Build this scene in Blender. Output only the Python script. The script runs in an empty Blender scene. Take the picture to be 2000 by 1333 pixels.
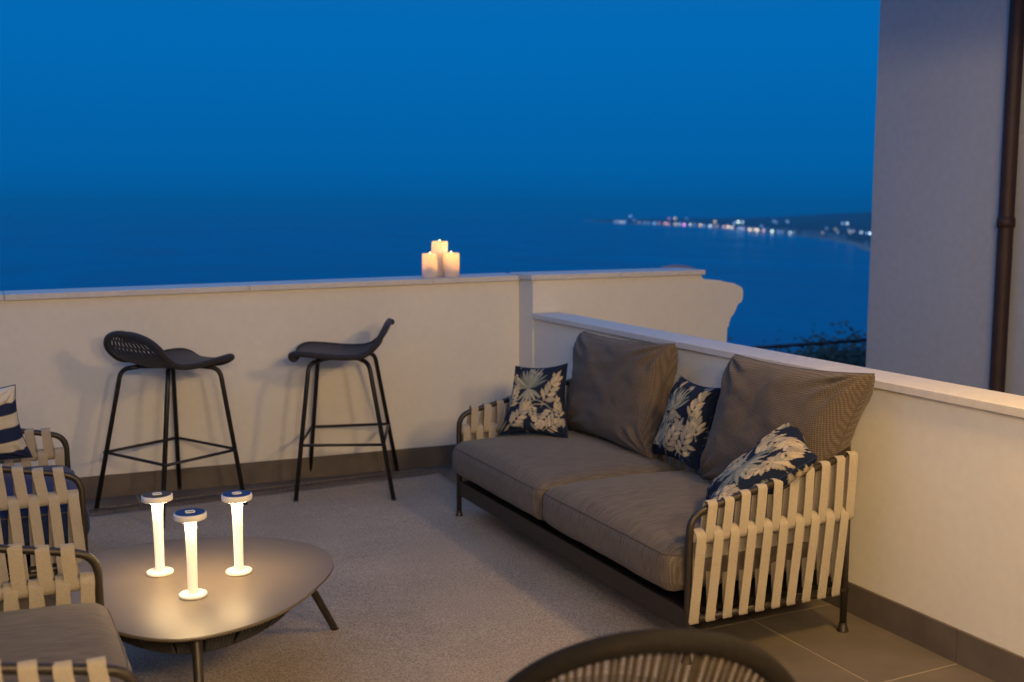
import bpy, bmesh, math, random
import numpy as np
from mathutils import Vector, Matrix, noise
random.seed(4)
SC = bpy.context.scene
COL = SC.collection
PI = math.pi

# ------------------------------------------------------------------ camera
cam_d = bpy.data.cameras.new("camera")
cam = bpy.data.objects.new("camera", cam_d); COL.objects.link(cam)
cam_d.sensor_width = 36.0
cam_d.lens = 2130.0 / 2000.0 * 36.0
cam_d.clip_start = 0.05; cam_d.clip_end = 90000.0
cam.location = (0, 0, 1.5)
cam.rotation_euler = (math.radians(90 - 7.0), 0, math.radians(-25.8))
cam_d.dof.use_dof = True; cam_d.dof.focus_distance = 3.9; cam_d.dof.aperture_fstop = 2.4
SC.camera = cam

# ------------------------------------------------------------------ dusk sky
world = bpy.data.worlds.new("World"); SC.world = world; world.use_nodes = True
wn = world.node_tree; wn.nodes.clear()
wo = wn.nodes.new("ShaderNodeOutputWorld"); wb = wn.nodes.new("ShaderNodeBackground")
tc = wn.nodes.new("ShaderNodeTexCoord"); sx = wn.nodes.new("ShaderNodeSeparateXYZ")
cr = wn.nodes.new("ShaderNodeValToRGB")
wn.links.new(tc.outputs["Generated"], sx.inputs[0]); wn.links.new(sx.outputs["Z"], cr.inputs["Fac"])
cr.color_ramp.interpolation = 'EASE'
els = cr.color_ramp.elements
els[0].position = 0.0; els[0].color = (0.0003, 0.108, 0.355, 1)
els[1].position = 1.0; els[1].color = (0.20, 0.37, 0.82, 1)
for p, c in ((0.05, (0.0003, 0.124, 0.405, 1)), (0.15, (0.0005, 0.142, 0.46, 1)), (0.40, (0.035, 0.185, 0.52, 1))):
    e = els.new(p); e.color = c
wn.links.new(cr.outputs["Color"], wb.inputs["Color"]); wn.links.new(wb.outputs[0], wo.inputs["Surface"])
wb.inputs["Strength"].default_value = 1.0

SC.view_settings.view_transform = 'Standard'; SC.view_settings.look = 'None'
SC.view_settings.exposure = 0.0; SC.view_settings.gamma = 1.0
SC.view_settings.use_curve_mapping = False
SC.render.engine = 'CYCLES'
SC.cycles.max_bounces = 8; SC.cycles.diffuse_bounces = 4; SC.cycles.glossy_bounces = 3
SC.cycles.transmission_bounces = 6; SC.cycles.sample_clamp_indirect = 4.0
SC.cycles.use_denoising = True

LAMP_POS = (2.60, 1.78, 2.222)
LAMP_W = 90.0
CEIL_W = 116.0  # base power of the added ceiling lamps

# ------------------------------------------------------------------ helpers
def tag(o, label=None, cat=None, group=None, kind=None):
    if label: o['label'] = label
    if cat: o['category'] = cat
    if group: o['group'] = group
    if kind: o['kind'] = kind
    return o

def empty(name, loc=(0, 0, 0), rz=0.0):
    o = bpy.data.objects.new(name, None); COL.objects.link(o)
    o.empty_display_size = 0.1
    o.location = loc; o.rotation_euler = (0, 0, rz)
    return o

def link(name, me, mats=None, parent=None, smooth=False, loc=None):
    o = bpy.data.objects.new(name, me); COL.objects.link(o)
    if mats is not None:
        for m in (mats if isinstance(mats, (list, tuple)) else [mats]):
            if len(me.materials) == 0 or m.name not in [x.name for x in me.materials]:
                me.materials.append(m)
    if smooth is True:
        me.polygons.foreach_set("use_smooth", [True] * len(me.polygons))
    elif smooth:
        me.polygons.foreach_set("use_smooth", [True] * len(me.polygons))
        me.set_sharp_from_angle(angle=math.radians(smooth))
    if parent is not None: o.parent = parent
    if loc is not None: o.location = loc
    return o

class MB:
    def __init__(s): s.v = []; s.f = []
    def add(s, vs, fs):
        n = len(s.v); s.v += [tuple(p) for p in vs]; s.f += [tuple(i + n for i in f) for f in fs]; return s
    def box(s, lo, hi, M=None):
        x0, y0, z0 = lo; x1, y1, z1 = hi
        vs = [(x0,y0,z0),(x1,y0,z0),(x1,y1,z0),(x0,y1,z0),(x0,y0,z1),(x1,y0,z1),(x1,y1,z1),(x0,y1,z1)]
        if M is not None: vs = [M @ Vector(p) for p in vs]
        return s.add(vs, [(0,3,2,1),(4,5,6,7),(0,1,5,4),(1,2,6,5),(2,3,7,6),(3,0,4,7)])
    def hexa(s, b, t):
        return s.add(list(b) + list(t), [(0,3,2,1),(4,5,6,7),(0,1,5,4),(1,2,6,5),(2,3,7,6),(3,0,4,7)])
    def prism(s, poly, z0, z1):
        n = len(poly)
        vs = [(x, y, z0) for x, y in poly] + [(x, y, z1) for x, y in poly]
        fs = [tuple(range(n))[::-1], tuple(range(n, 2 * n))] + [(i, (i + 1) % n, n + (i + 1) % n, n + i) for i in range(n)]
        return s.add(vs, fs)
    def lathe(s, prof, seg=24, c=(0, 0, 0), cap=True):
        vs = []; fs = []
        for r, z in prof:
            for k in range(seg):
                a = 2 * PI * k / seg
                vs.append((c[0] + r * math.cos(a), c[1] + r * math.sin(a), c[2] + z))
        m = len(prof)
        for i in range(m - 1):
            for k in range(seg):
                k2 = (k + 1) % seg
                fs.append((i*seg+k, i*seg+k2, (i+1)*seg+k2, (i+1)*seg+k))
        if cap:
            fs.append(tuple(range(seg))[::-1]); fs.append(tuple((m-1)*seg + k for k in range(seg)))
        return s.add(vs, fs)
    def tube(s, pts, r, seg=10, closed=False, cap=True):
        P = [Vector(p) for p in pts]; n = len(P)
        rr = r if isinstance(r, (list, tuple)) else [r] * n
        T = []
        for i in range(n):
            if closed: t = P[(i + 1) % n] - P[i - 1]
            else: t = P[min(i + 1, n - 1)] - P[max(i - 1, 0)]
            T.append(t.normalized())
        up = Vector((0, 0, 1)) if abs(T[0].z) < 0.9 else Vector((1, 0, 0))
        N = (up - T[0] * up.dot(T[0])).normalized()
        vs = []; fs = []
        for i in range(n):
            N = (N - T[i] * N.dot(T[i])); N.normalize()
            B = T[i].cross(N)
            for k in range(seg):
                a = 2 * PI * k / seg
                vs.append(P[i] + (N * math.cos(a) + B * math.sin(a)) * rr[i])
        m = n if closed else n - 1
        for i in range(m):
            j = (i + 1) % n
            for k in range(seg):
                k2 = (k + 1) % seg
                fs.append((i*seg+k, i*seg+k2, j*seg+k2, j*seg+k))
        if not closed and cap:
            fs.append(tuple(range(seg))[::-1]); fs.append(tuple((n-1)*seg + k for k in range(seg)))
        return s.add(vs, fs)
    def mesh(s, name):
        me = bpy.data.meshes.new(name); me.from_pydata(s.v, [], s.f); me.validate(clean_customdata=False)
        bm = bmesh.new(); bm.from_mesh(me); bmesh.ops.recalc_face_normals(bm, faces=bm.faces); bm.to_mesh(me); bm.free()
        return me
    def build(s, name, mat, parent=None, smooth=False, bevel=0, loc=None):
        o = link(name, s.mesh(name), mat, parent, smooth, loc)
        if bevel:
            b = o.modifiers.new("bevel", 'BEVEL'); b.width = bevel; b.segments = 2; b.limit_method = 'ANGLE'
        return o

def catmull(pts, per=8, closed=False):
    P = [Vector(p) for p in pts]; n = len(P); out = []
    for i in range(n if closed else n - 1):
        if closed: a, b, c, d = P[i-1], P[i], P[(i+1) % n], P[(i+2) % n]
        else: a, b, c, d = P[max(i-1, 0)], P[i], P[i+1], P[min(i+2, n-1)]
        for k in range(per):
            t = k / per
            out.append(0.5 * ((2*b) + (c-a)*t + (2*a-5*b+4*c-d)*t*t + (3*b-a-3*c+d)*t**3))
    if not closed: out.append(P[-1])
    return out

def rounded(pts, rad, per=6):
    """polyline with rounded corners"""
    P = [Vector(p) for p in pts]; out = [P[0]]
    for i in range(1, len(P) - 1):
        a, b, c = P[i-1], P[i], P[i+1]
        r = rad[i-1] if isinstance(rad, (list, tuple)) else rad
        r = min(r, (a-b).length * .49, (c-b).length * .49)
        p0 = b + (a-b).normalized() * r; p1 = b + (c-b).normalized() * r
        for k in range(per + 1):
            t = k / per
            out.append(p0 * (1-t)**2 + b * 2*t*(1-t) + p1 * t*t)
    out.append(P[-1]); return out

# ------------------------------------------------------------------ materials
def nmat(name):
    m = bpy.data.materials.new(name); m.use_nodes = True
    return m, m.node_tree, m.node_tree.nodes["Principled BSDF"]

def mat(name, col, rough=0.6, metal=0.0, var=0.0, vscale=8.0, bump=0.0, bscale=60.0, stretch=None, spec=0.5,
        weave=0.0, wscale=300.0, col2=None, detail=4.0, sheen=0.0, coord="Object", bdist=0.01, big=0.0, bigscale=1.0):
    m, nt, bs = nmat(name); L = nt.links
    bs.inputs["Roughness"].default_value = rough; bs.inputs["Metallic"].default_value = metal
    bs.inputs["Specular IOR Level"].default_value = spec
    bs.inputs["Base Color"].default_value = (*col, 1)
    if sheen: bs.inputs["Sheen Weight"].default_value = sheen
    tc = nt.nodes.new("ShaderNodeTexCoord"); mp = nt.nodes.new("ShaderNodeMapping")
    L.new(tc.outputs[coord], mp.inputs[0])
    if stretch: mp.inputs["Scale"].default_value = stretch
    if var or col2:
        n = nt.nodes.new("ShaderNodeTexNoise"); n.inputs["Scale"].default_value = vscale; n.inputs["Detail"].default_value = detail
        L.new(mp.outputs[0], n.inputs["Vector"])
        mx = nt.nodes.new("ShaderNodeMix"); mx.data_type = 'RGBA'
        a = tuple(c * (1 - var) for c in col); b = col2 if col2 else tuple(min(1, c * (1 + var)) for c in col)
        mx.inputs[6].default_value = (*a, 1); mx.inputs[7].default_value = (*b, 1)
        rp = nt.nodes.new("ShaderNodeMapRange"); rp.inputs[1].default_value = .32; rp.inputs[2].default_value = .68
        L.new(n.outputs["Fac"], rp.inputs[0]); L.new(rp.outputs[0], mx.inputs[0])
        L.new(mx.outputs[2], bs.inputs["Base Color"])
    if big:
        nb_ = nt.nodes.new("ShaderNodeTexNoise"); nb_.inputs["Scale"].default_value = bigscale; nb_.inputs["Detail"].default_value = 6; nb_.inputs["Roughness"].default_value = .62
        L.new(tc.outputs[coord], nb_.inputs["Vector"])
        mr_ = nt.nodes.new("ShaderNodeMapRange"); mr_.inputs[1].default_value = .3; mr_.inputs[2].default_value = .7; mr_.inputs[3].default_value = 1-big; mr_.inputs[4].default_value = 1+big*.5
        L.new(nb_.outputs["Fac"], mr_.inputs[0])
        hs = nt.nodes.new("ShaderNodeHueSaturation"); L.new(mr_.outputs[0], hs.inputs["Value"])
        src = bs.inputs["Base Color"].links[0].from_socket if bs.inputs["Base Color"].links else None
        if src is not None: L.new(src, hs.inputs["Color"])
        else: hs.inputs["Color"].default_value = (*col, 1)
        L.new(hs.outputs[0], bs.inputs["Base Color"])
    h = None
    if bump:
        n2 = nt.nodes.new("ShaderNodeTexNoise"); n2.inputs["Scale"].default_value = bscale; n2.inputs["Detail"].default_value = 5
        L.new(mp.outputs[0], n2.inputs["Vector"])
        bp = nt.nodes.new("ShaderNodeBump"); bp.inputs["Strength"].default_value = bump; bp.inputs["Distance"].default_value = bdist
        L.new(n2.outputs["Fac"], bp.inputs["Height"]); L.new(bp.outputs[0], bs.inputs["Normal"]); h = bp
    if weave:
        w1 = nt.nodes.new("ShaderNodeTexWave"); w1.bands_direction = 'X'; w1.inputs["Scale"].default_value = wscale; w1.inputs["Distortion"].default_value = .6
        w2 = nt.nodes.new("ShaderNodeTexWave"); w2.bands_direction = 'DIAGONAL'; w2.inputs["Scale"].default_value = wscale * .8; w2.inputs["Distortion"].default_value = .6
        L.new(tc.outputs[coord], w1.inputs["Vector"]); L.new(tc.outputs[coord], w2.inputs["Vector"])
        mm = nt.nodes.new("ShaderNodeMath"); mm.operation = 'MULTIPLY'
        L.new(w1.outputs["Fac"], mm.inputs[0]); L.new(w2.outputs["Fac"], mm.inputs[1])
        b2 = nt.nodes.new("ShaderNodeBump"); b2.inputs["Strength"].default_value = weave; b2.inputs["Distance"].default_value = .002
        L.new(mm.outputs[0], b2.inputs["Height"])
        if h: L.new(h.outputs[0], b2.inputs["Normal"])
        L.new(b2.outputs[0], bs.inputs["Normal"])
    return m

def weave_mat(name, c1, c2, p=.0075):
    m, nt, bs = nmat(name); L = nt.links
    bs.inputs["Roughness"].default_value = .9; bs.inputs["Specular IOR Level"].default_value = .12; bs.inputs["Sheen Weight"].default_value = .12
    tc = nt.nodes.new("ShaderNodeTexCoord"); ws = []
    for ax in ('Y', 'Z'):
        w = nt.nodes.new("ShaderNodeTexWave"); w.bands_direction = ax; w.inputs["Scale"].default_value = .314/p; w.inputs["Distortion"].default_value = .8
        w.inputs["Detail Scale"].default_value = 3
        L.new(tc.outputs["Object"], w.inputs["Vector"]); ws.append(w)
    a = nt.nodes.new("ShaderNodeMath"); a.operation = 'MULTIPLY'; L.new(ws[0].outputs["Fac"], a.inputs[0]); L.new(ws[1].outputs["Fac"], a.inputs[1])
    n = nt.nodes.new("ShaderNodeTexNoise"); n.inputs["Scale"].default_value = 90; n.inputs["Detail"].default_value = 2; L.new(tc.outputs["Object"], n.inputs["Vector"])
    b = nt.nodes.new("ShaderNodeMath"); b.operation = 'MULTIPLY_ADD'; b.inputs[1].default_value = .55; L.new(n.outputs["Fac"], b.inputs[0]); L.new(a.outputs[0], b.inputs[2])
    mx = nt.nodes.new("ShaderNodeMix"); mx.data_type = 'RGBA'; mx.inputs[6].default_value = (*c1, 1); mx.inputs[7].default_value = (*c2, 1)
    L.new(b.outputs[0], mx.inputs[0]); L.new(mx.outputs[2], bs.inputs["Base Color"])
    bp = nt.nodes.new("ShaderNodeBump"); bp.inputs["Strength"].default_value = .7; bp.inputs["Distance"].default_value = .003
    L.new(b.outputs[0], bp.inputs["Height"]); L.new(bp.outputs[0], bs.inputs["Normal"])
    return m

M = {}
M['plaster'] = mat("plaster", (.81, .75, .63), .9, var=.02, vscale=26, bump=.16, bscale=120, bdist=.003, spec=.2, big=.05, bigscale=1.2)
M['coping'] = mat("coping_stone", (.66, .61, .55), .65, var=.05, vscale=30, bump=.10, bscale=120, bdist=.003, spec=.35)
M['tile'] = mat("porcelain_tile", (.135, .110, .085), .55, var=.16, vscale=5.5, bump=.12, bscale=120, bdist=.003, spec=.4, detail=7, coord="Object")
M['tile2'] = mat("porcelain_tile_pale", (.150, .122, .095), .55, var=.15, vscale=4.5, bump=.12, bscale=120, bdist=.003, spec=.4, detail=7)
M['skirt'] = mat("skirting_tile", (.125, .100, .078), .55, var=.14, vscale=9, bump=.1, bscale=110, bdist=.003, spec=.4, detail=7)
M['grout'] = mat("grout", (.34, .28, .20), .9, var=.1, vscale=30)
M['frame'] = mat("bronze_metal", (.040, .031, .023), .42, metal=.35, var=.08, vscale=30, bump=.05, bscale=400, bdist=.001)
M['black'] = mat("black_metal", (.016, .014, .013), .45, metal=.2, var=.1, vscale=30, bump=.05, bscale=400, bdist=.001)
M['strap'] = mat("strap_fabric", (.345, .295, .225), .92, col2=(.42, .36, .28), vscale=260, bump=.5, bscale=420, bdist=.002, spec=.15, sheen=.15)
M['taupe'] = mat("taupe_fabric", (.080, .062, .047), .9, col2=(.165, .130, .100), vscale=1.0, stretch=(16, 330, 16), bump=.08, bscale=1.6, bdist=.003, spec=.12, sheen=.12, weave=.35, wscale=60, detail=3)
M['taupe2'] = weave_mat("taupe_basket_weave", (.066, .049, .036), (.172, .134, .102))
M['seam'] = mat("seam_piping", (.10, .078, .06), .9)
M['navyf'] = mat("navy_fabric", (.016, .028, .085), .9, var=.25, vscale=90, bump=.4, bscale=220, bdist=.003, spec=.12, sheen=.1)
M['rope'] = mat("dark_rope", (.028, .025, .027), .75, var=.3, vscale=120, bump=.6, bscale=260, bdist=.003, spec=.3, sheen=.1)
M['rope_brown'] = mat("brown_rope", (.055, .040, .026), .85, var=.25, vscale=90, bump=.5, bscale=260, bdist=.003, spec=.2)
M['rim'] = mat("dark_wrapped_rim", (.013, .010, .007), .75, var=.2, vscale=60, bump=.5, bscale=200, bdist=.003, spec=.2)
M['rug'] = mat("greige_rug", (.21, .166, .125), .97, col2=(.46, .375, .29), vscale=150, bump=.9, bscale=170, bdist=.005, spec=.08, sheen=.1, detail=3, big=.16, bigscale=2.2)
M['fringe'] = mat("rug_fringe", (.11, .085, .068), .97, col2=(.29, .23, .18), vscale=120, bump=.5, bscale=200, spec=.08)
M['table'] = mat("table_lacquer", (.130, .102, .068), .42, metal=.0, var=.04, vscale=6, bump=.03, bscale=500, bdist=.001, spec=.5)
M['lampw'] = mat("lamp_white", (.80, .76, .68), .45, var=.02, vscale=20)
M['bldg'] = mat("grey_render", (.38, .39, .415), .92, var=.04, vscale=22, bump=.25, bscale=120, bdist=.004, spec=.15, big=.05, bigscale=.8)
M['copper'] = mat("brown_downpipe", (.032, .013, .008), .6, metal=.15, var=.25, vscale=8, bump=.05, bscale=60)
M['terra'] = mat("terracotta", (.42, .24, .19), .85, var=.2, vscale=12, bump=.3, bscale=60)
M['concrete'] = mat("slab_concrete", (.35, .33, .30), .9, var=.08, vscale=3, bump=.2, bscale=80)
M['cable'] = mat("rusty_cable", (.045, .030, .024), .8, var=.3, vscale=20, bump=.5, bscale=100)
M['soil'] = mat("dry_hillside", (.07, .062, .04), .95, col2=(.035, .05, .022), vscale=.25, bump=.6, bscale=1.5, bdist=.3, detail=8)
M['leaf'] = mat("leaf_green", (.028, .045, .020), .6, var=.4, vscale=4)
M['bark'] = mat("bark", (.07, .05, .035), .9, var=.3, vscale=20, bump=.5, bscale=40)
M['land'] = mat("coastal_land", (.028, .034, .042), .95, col2=(.058, .064, .074), vscale=.002, detail=8)
M['beach'] = mat("beach_sand", (.33, .28, .23), .95, var=.15, vscale=.01)
M['farwall'] = mat("far_building_render", (.62, .58, .54), .9, var=.1, vscale=.02)
M['farroof'] = mat("far_roof", (.22, .14, .11), .9)
M['wick'] = mat("wick", (.02, .015, .01), .9)

def emis(name, col, s):
    m, nt, bs = nmat(name)
    bs.inputs["Base Color"].default_value = (*[min(1, c) for c in col], 1)
    bs.inputs["Emission Color"].default_value = (*col, 1); bs.inputs["Emission Strength"].default_value = s
    return m

# ------------------------------------------------------------------ sea, coast, hills
def water():
    m, nt, bs = nmat("sea_water"); L = nt.links
    bs.inputs["Base Color"].default_value = (.0002, .062, .165, 1); bs.inputs["Roughness"].default_value = .3
    bs.inputs["IOR"].default_value = 1.33
    tc = nt.nodes.new("ShaderNodeTexCoord"); mp = nt.nodes.new("ShaderNodeMapping"); mp.inputs["Scale"].default_value = (1, .45, 1)
    mp.inputs["Rotation"].default_value = (0, 0, .5)
    L.new(tc.outputs["Object"], mp.inputs[0])
    n1 = nt.nodes.new("ShaderNodeTexNoise"); n1.inputs["Scale"].default_value = .09; n1.inputs["Detail"].default_value = 8
    n2 = nt.nodes.new("ShaderNodeTexNoise"); n2.inputs["Scale"].default_value = .0022; n2.inputs["Detail"].default_value = 5; n2.inputs["Distortion"].default_value = 1.2
    L.new(mp.outputs[0], n1.inputs["Vector"]); L.new(mp.outputs[0], n2.inputs["Vector"])
    bp = nt.nodes.new("ShaderNodeBump"); bp.inputs["Strength"].default_value = .35; bp.inputs["Distance"].default_value = 1.0
    L.new(n1.outputs["Fac"], bp.inputs["Height"]); L.new(bp.outputs[0], bs.inputs["Normal"])
    mr = nt.nodes.new("ShaderNodeMapRange"); mr.inputs[1].default_value = .35; mr.inputs[2].default_value = .65
    mr.inputs[3].default_value = .16; mr.inputs[4].default_value = .26
    L.new(n2.outputs["Fac"], mr.inputs[0]); L.new(mr.outputs[0], bs.inputs["Roughness"])
    return m
SEA = -120.0
tag(MB().add([(-60000, -60000, SEA), (60000, -60000, SEA), (60000, 60000, SEA), (-60000, 60000, SEA)], [(0, 1, 2, 3)]).build("sea", water()),
    "dark blue evening sea reaching to the hazy horizon", "sea", kind="structure")

# coast: shoreline control points (x, y), running from the far headland towards us
coast = catmull([(4900, 8700, 0), (4650, 8000, 0), (4420, 7350, 0), (4230, 6350, 0), (3950, 5400, 0), (3420, 4300, 0), (3000, 3420, 0), (2560, 2750, 0), (2193, 2275, 0), (1900, 1700, 0), (1850, 900, 0), (2000, 0, 0), (2300, -1200, 0)], 7)
nc = len(coast)
def land_strip(name, offs, matr, zf, label, cat):
    vs = []; fs = []
    for i, p in enumerate(coast):
        d = Vector((p.x, p.y)); r = d.length; d.normalize()
        side = Vector((d.y, -d.x))
        dirv = (d * 0.75 + side * 0.65).normalized()
        for t in offs:
            q = Vector((p.x, p.y)) + dirv * t
            vs.append((q.x, q.y, SEA + zf(q.x, q.y, t, i / (nc - 1))))
    m = len(offs)
    for i in range(nc - 1):
        for j in range(m - 1):
            fs.append((i*m+j, i*m+j+1, (i+1)*m+j+1, (i+1)*m+j))
    return tag(MB().add(vs, fs).build(name, matr, smooth=True), label, cat, kind="structure")
def landz(x, y, t, s):
    h = 1.2 + 5 * min(1, t / 500.)
    f = max(0, (t - 1400) / 2200.)
    n = noise.fractal(Vector((x / 2300., y / 2300., 3.1)), 1.0, 2.1, 5)
    e = min(1, max(0, (s - .02) / .30))
    return h + min(1, f) ** 1.3 * (115 + 85 * n) * e
land_strip("coastal_plain", [60, 120, 250, 500, 900, 1400, 1700, 2000, 2400, 2800, 3300, 3900, 4600, 5600, 7000, 9000, 12000], M['land'], landz,
           "dark low coast across the bay rising to faint hills", "coast")
land_strip("beach", [-6, 40, 64], M['beach'], lambda x, y, t, s: -.5 if t < 0 else 1.6, "thin pale strip of beach curving along the far shore", "beach")

# camera-ray helper used once, to find where the far lights stand
_f = 2130.0; _pi = math.radians(7.0); _ya = math.radians(25.8)
_F = Vector((math.sin(_ya)*math.cos(_pi), math.cos(_ya)*math.cos(_pi), -math.sin(_pi)))
_R = Vector((math.cos(_ya), -math.sin(_ya), 0)); _U = _R.cross(_F)
def bearing(px, py):
    return (_F * _f + _R * (px - 1000) - _U * (py - 666.5)).normalized()

def ordinal(n):
    small = "first second third fourth fifth sixth seventh eighth ninth tenth eleventh twelfth thirteenth fourteenth fifteenth sixteenth seventeenth eighteenth nineteenth".split()
    if n < 20: return small[n-1]
    t, u = divmod(n, 10)
    return ("twentieth", "thirtieth", "fortieth", "fiftieth", "sixtieth", "seventieth", "eightieth", "ninetieth")[t-2] if u == 0 else ("twenty", "thirty", "forty", "fifty", "sixty", "seventy", "eighty", "ninety")[t-2] + "-" + small[u-1]

def far_lights():
    cols = {'b': (.35, .60, 1.0), 'c': (.65, .9, 1.0), 'w': (1.0, .78, .50), 'y': (1.0, .86, .55), 'p': (1.0, .50, .45), 'm': (.95, .40, 1.0), 'g': (.75, 1.0, .85)}
    names = {'b': 'faint bluish', 'c': 'cool white', 'w': 'warm white', 'y': 'yellowish', 'p': 'pinkish', 'm': 'bright magenta', 'g': 'greenish white'}
    A = [(155,420,'b',.4),(285,405,'b',.55),(365,303,'b',.5),(560,405,'b',.3),(620,425,'b',.35),(700,450,'b',.6),(770,445,'p',.35),(850,440,'p',.7),(890,435,'p',.6),
         (905,338,'m',.3),(990,335,'w',.7),(990,430,'w',.95),(1045,432,'c',.5),(1115,420,'m',1.5),(1200,455,'c',.9),(1150,340,'b',.25),(1265,450,'b',.3),(1340,460,'w',.95),
         (1385,460,'b',.5),(1475,468,'c',1.0),(1580,475,'p',.25),(1545,382,'w',.7),(1670,475,'p',.5),(1730,480,'w',1.2),(1785,487,'w',1.3),(1820,405,'b',.7),(1870,385,'g',1.6),
         (1930,388,'c',.8),(1880,490,'b',.8),(1930,490,'b',.8)]
    B = [(245,495,'y',1.2),(300,515,'w',.7),(352,520,'y',1.4),(435,525,'p',.7),(553,528,'g',1.5),(700,550,'b',.3),(805,555,'c',.8),(410,440,'b',.3),(575,375,'b',.35),
         (615,390,'b',.35),(768,378,'b',.45),(1543,405,'b',.5),(1605,407,'c',.8),(1800,530,'c',.7),(1880,540,'b',.4),(1925,545,'c',1.3)]
    L = [(1180 + x*.14, 380 + y*.14, c, s) for x, y, c, s in A] + [(1430 + x*.14, 380 + y*.14, c, s) for x, y, c, s in B]
    rx = random.Random(12)
    for k in range(34):
        x = 1205 + 470 * rx.random() ** 1.1
        y = np.interp(x, [1200, 1300, 1380, 1450, 1500, 1560, 1690], [438, 441, 446, 451, 454, 456, 455]) - abs(rx.gauss(0, 3.5)) + .01*k
        L.append((x, y, rx.choice('bbcwwpy'), rx.choice((.15, .2, .25, .35))))
    mats = {}
    rank = sorted(range(len(L)), key=lambda i: L[i][0])
    for idx, (px, py, c, s) in enumerate(L):
        d = bearing(px, py)
        # shoreline height for this column, from the coast curve
        best = min(coast, key=lambda p: abs(math.atan2(p.x, p.y) - math.atan2(d.x, d.y)))
        r = math.hypot(best.x, best.y) + 130
        h = math.hypot(d.x, d.y)
        z = 1.5 + d.z / h * r
        if z > SEA + 45: r = r + 1500; z = 1.5 + d.z / h * r
        z = max(z, SEA + 8)
        p = (d.x / h * r, d.y / h * r)
        q = round(s, 1)
        key = (c, q)
        if key not in mats: mats[key] = emis("lit_bulb_%s_%d" % (names[c].split()[-1], int(q*10)), cols[c], 3.4 * max(.15, q))
        root = empty("coast_light", (p[0], p[1], z))
        rad = r / 6000. * 4.6
        MB().lathe([(rad*math.sin(PI*k/6)+.01, -rad*math.cos(PI*k/6)) for k in range(7)], 10).build("lamp_globe", mats[key], root, smooth=True)
        MB().tube([(0, 0, -min(9, z-SEA-2)), (0, 0, -rad*.8)], .3, 5).build("post", M['black'], root)
        where = "on the hill slope above the seafront" if z > SEA + 45 else "on the far seafront"
        tag(root, "%s %s light, %s from the left along the far shore" % ('bright' if s > .75 else 'dim', names[c].replace('bright ', '').replace('faint ', ''), ordinal(rank.index(idx)+1)), "light", "lights of the town across the bay")
far_lights()

def far_buildings():
    rnd = random.Random(3)
    specs = [(1488, 446, 14), (1500, 445, 10), (1512, 446, 12), (1524, 447, 14), (1535, 449, 12), (1548, 451, 14), (1556, 452, 8), (1572, 449, 13), (1580, 446, 12), (1592, 448, 12),
             (1600, 445, 10), (1609, 447, 14), (1622, 452, 12), (1634, 452, 14), (1648, 452, 12), (1693, 456, 9), (1208, 437, 6), (1222, 437, 8), (1250, 438, 7), (1262, 439, 9), (1352, 442, 7), (1400, 445, 8), (1330, 441, 7)]
    rank = sorted(p[0] for p in specs)
    for px, py, w in specs:
        d = bearing(px, py); h = math.hypot(d.x, d.y)
        best = min(coast, key=lambda p: abs(math.atan2(p.x, p.y) - math.atan2(d.x, d.y)))
        r = math.hypot(best.x, best.y) + 260 + rnd.uniform(0, 200)
        k = r / _f
        root = empty("far_building", (d.x/h*r, d.y/h*r, SEA + 3), -math.atan2(d.x, d.y) + rnd.uniform(-.2, .2))
        W = w * k * .8; H = rnd.uniform(3.2, 5.5) * k + 6; D = W * .6
        MB().box((-W/2, -D/2, -3), (W/2, D/2, H)).build("wall", M['farwall'], root)
        MB().box((-W/2-.8, -D/2-.8, H), (W/2+.8, D/2+.8, H+1.2)).build("roof", M['farroof'], root)
        tag(root, "pale distant block on the far shore, %s from the left of the town's buildings" % ordinal(rank.index(px)+1), "building", "pale buildings across the bay")
far_buildings()

# hillside below the terrace (hidden from this side by the parapets, seen from a step aside)
vs = []; fs = []
n = 26
for i in range(n + 1):
    for j in range(n + 1):
        x = -160 + 340 * j / n; y = 8.0 + 290 * (i / n) ** 1.4
        z = -5 - (y - 8) * .43 + 3.0 * noise.noise(Vector((x / 22, y / 22, 0))) - max(0, -x) * .1
        vs.append((x, y, max(z, SEA - 4)))
for i in range(n):
    for j in range(n):
        a = i*(n+1)+j; fs.append((a, a+1, a+n+2, a+n+1))
tag(MB().add(vs, fs).build("hillside", M['soil'], smooth=True), "steep scrubby hillside falling from the terrace to the sea", "hillside", kind="structure")

# ------------------------------------------------------------------ terrace floor
floor = empty("terrace_floor"); tag(floor, "grey brown porcelain tiled terrace floor", "floor", kind="structure")
MB().box((-3.4, -2.2, -.25), (4.6, 6.1, -.0012)).build("grout_bed", M['grout'], floor)
TS = .603
def tile_mesh(w, d, h, name, m, bev=.0015):
    b = MB()
    b.add([(0,0,-h),(w,0,-h),(w,d,-h),(0,d,-h),(0,0,-bev),(w,0,-bev),(w,d,-bev),(0,d,-bev),(bev,bev,0),(w-bev,bev,0),(w-bev,d-bev,0),(bev,d-bev,0)],
          [(0,1,5,4),(1,2,6,5),(2,3,7,6),(3,0,4,7),(4,5,9,8),(5,6,10,9),(6,7,11,10),(7,4,8,11),(8,9,10,11)])
    me = b.mesh(name); me.materials.append(m); return me
tm = [tile_mesh(TS - .0042, TS - .0042, .0028, "tile_a", M['tile']), tile_mesh(TS - .0042, TS - .0042, .0028, "tile_b", M['tile2'])]
rt = random.Random(9)
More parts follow.
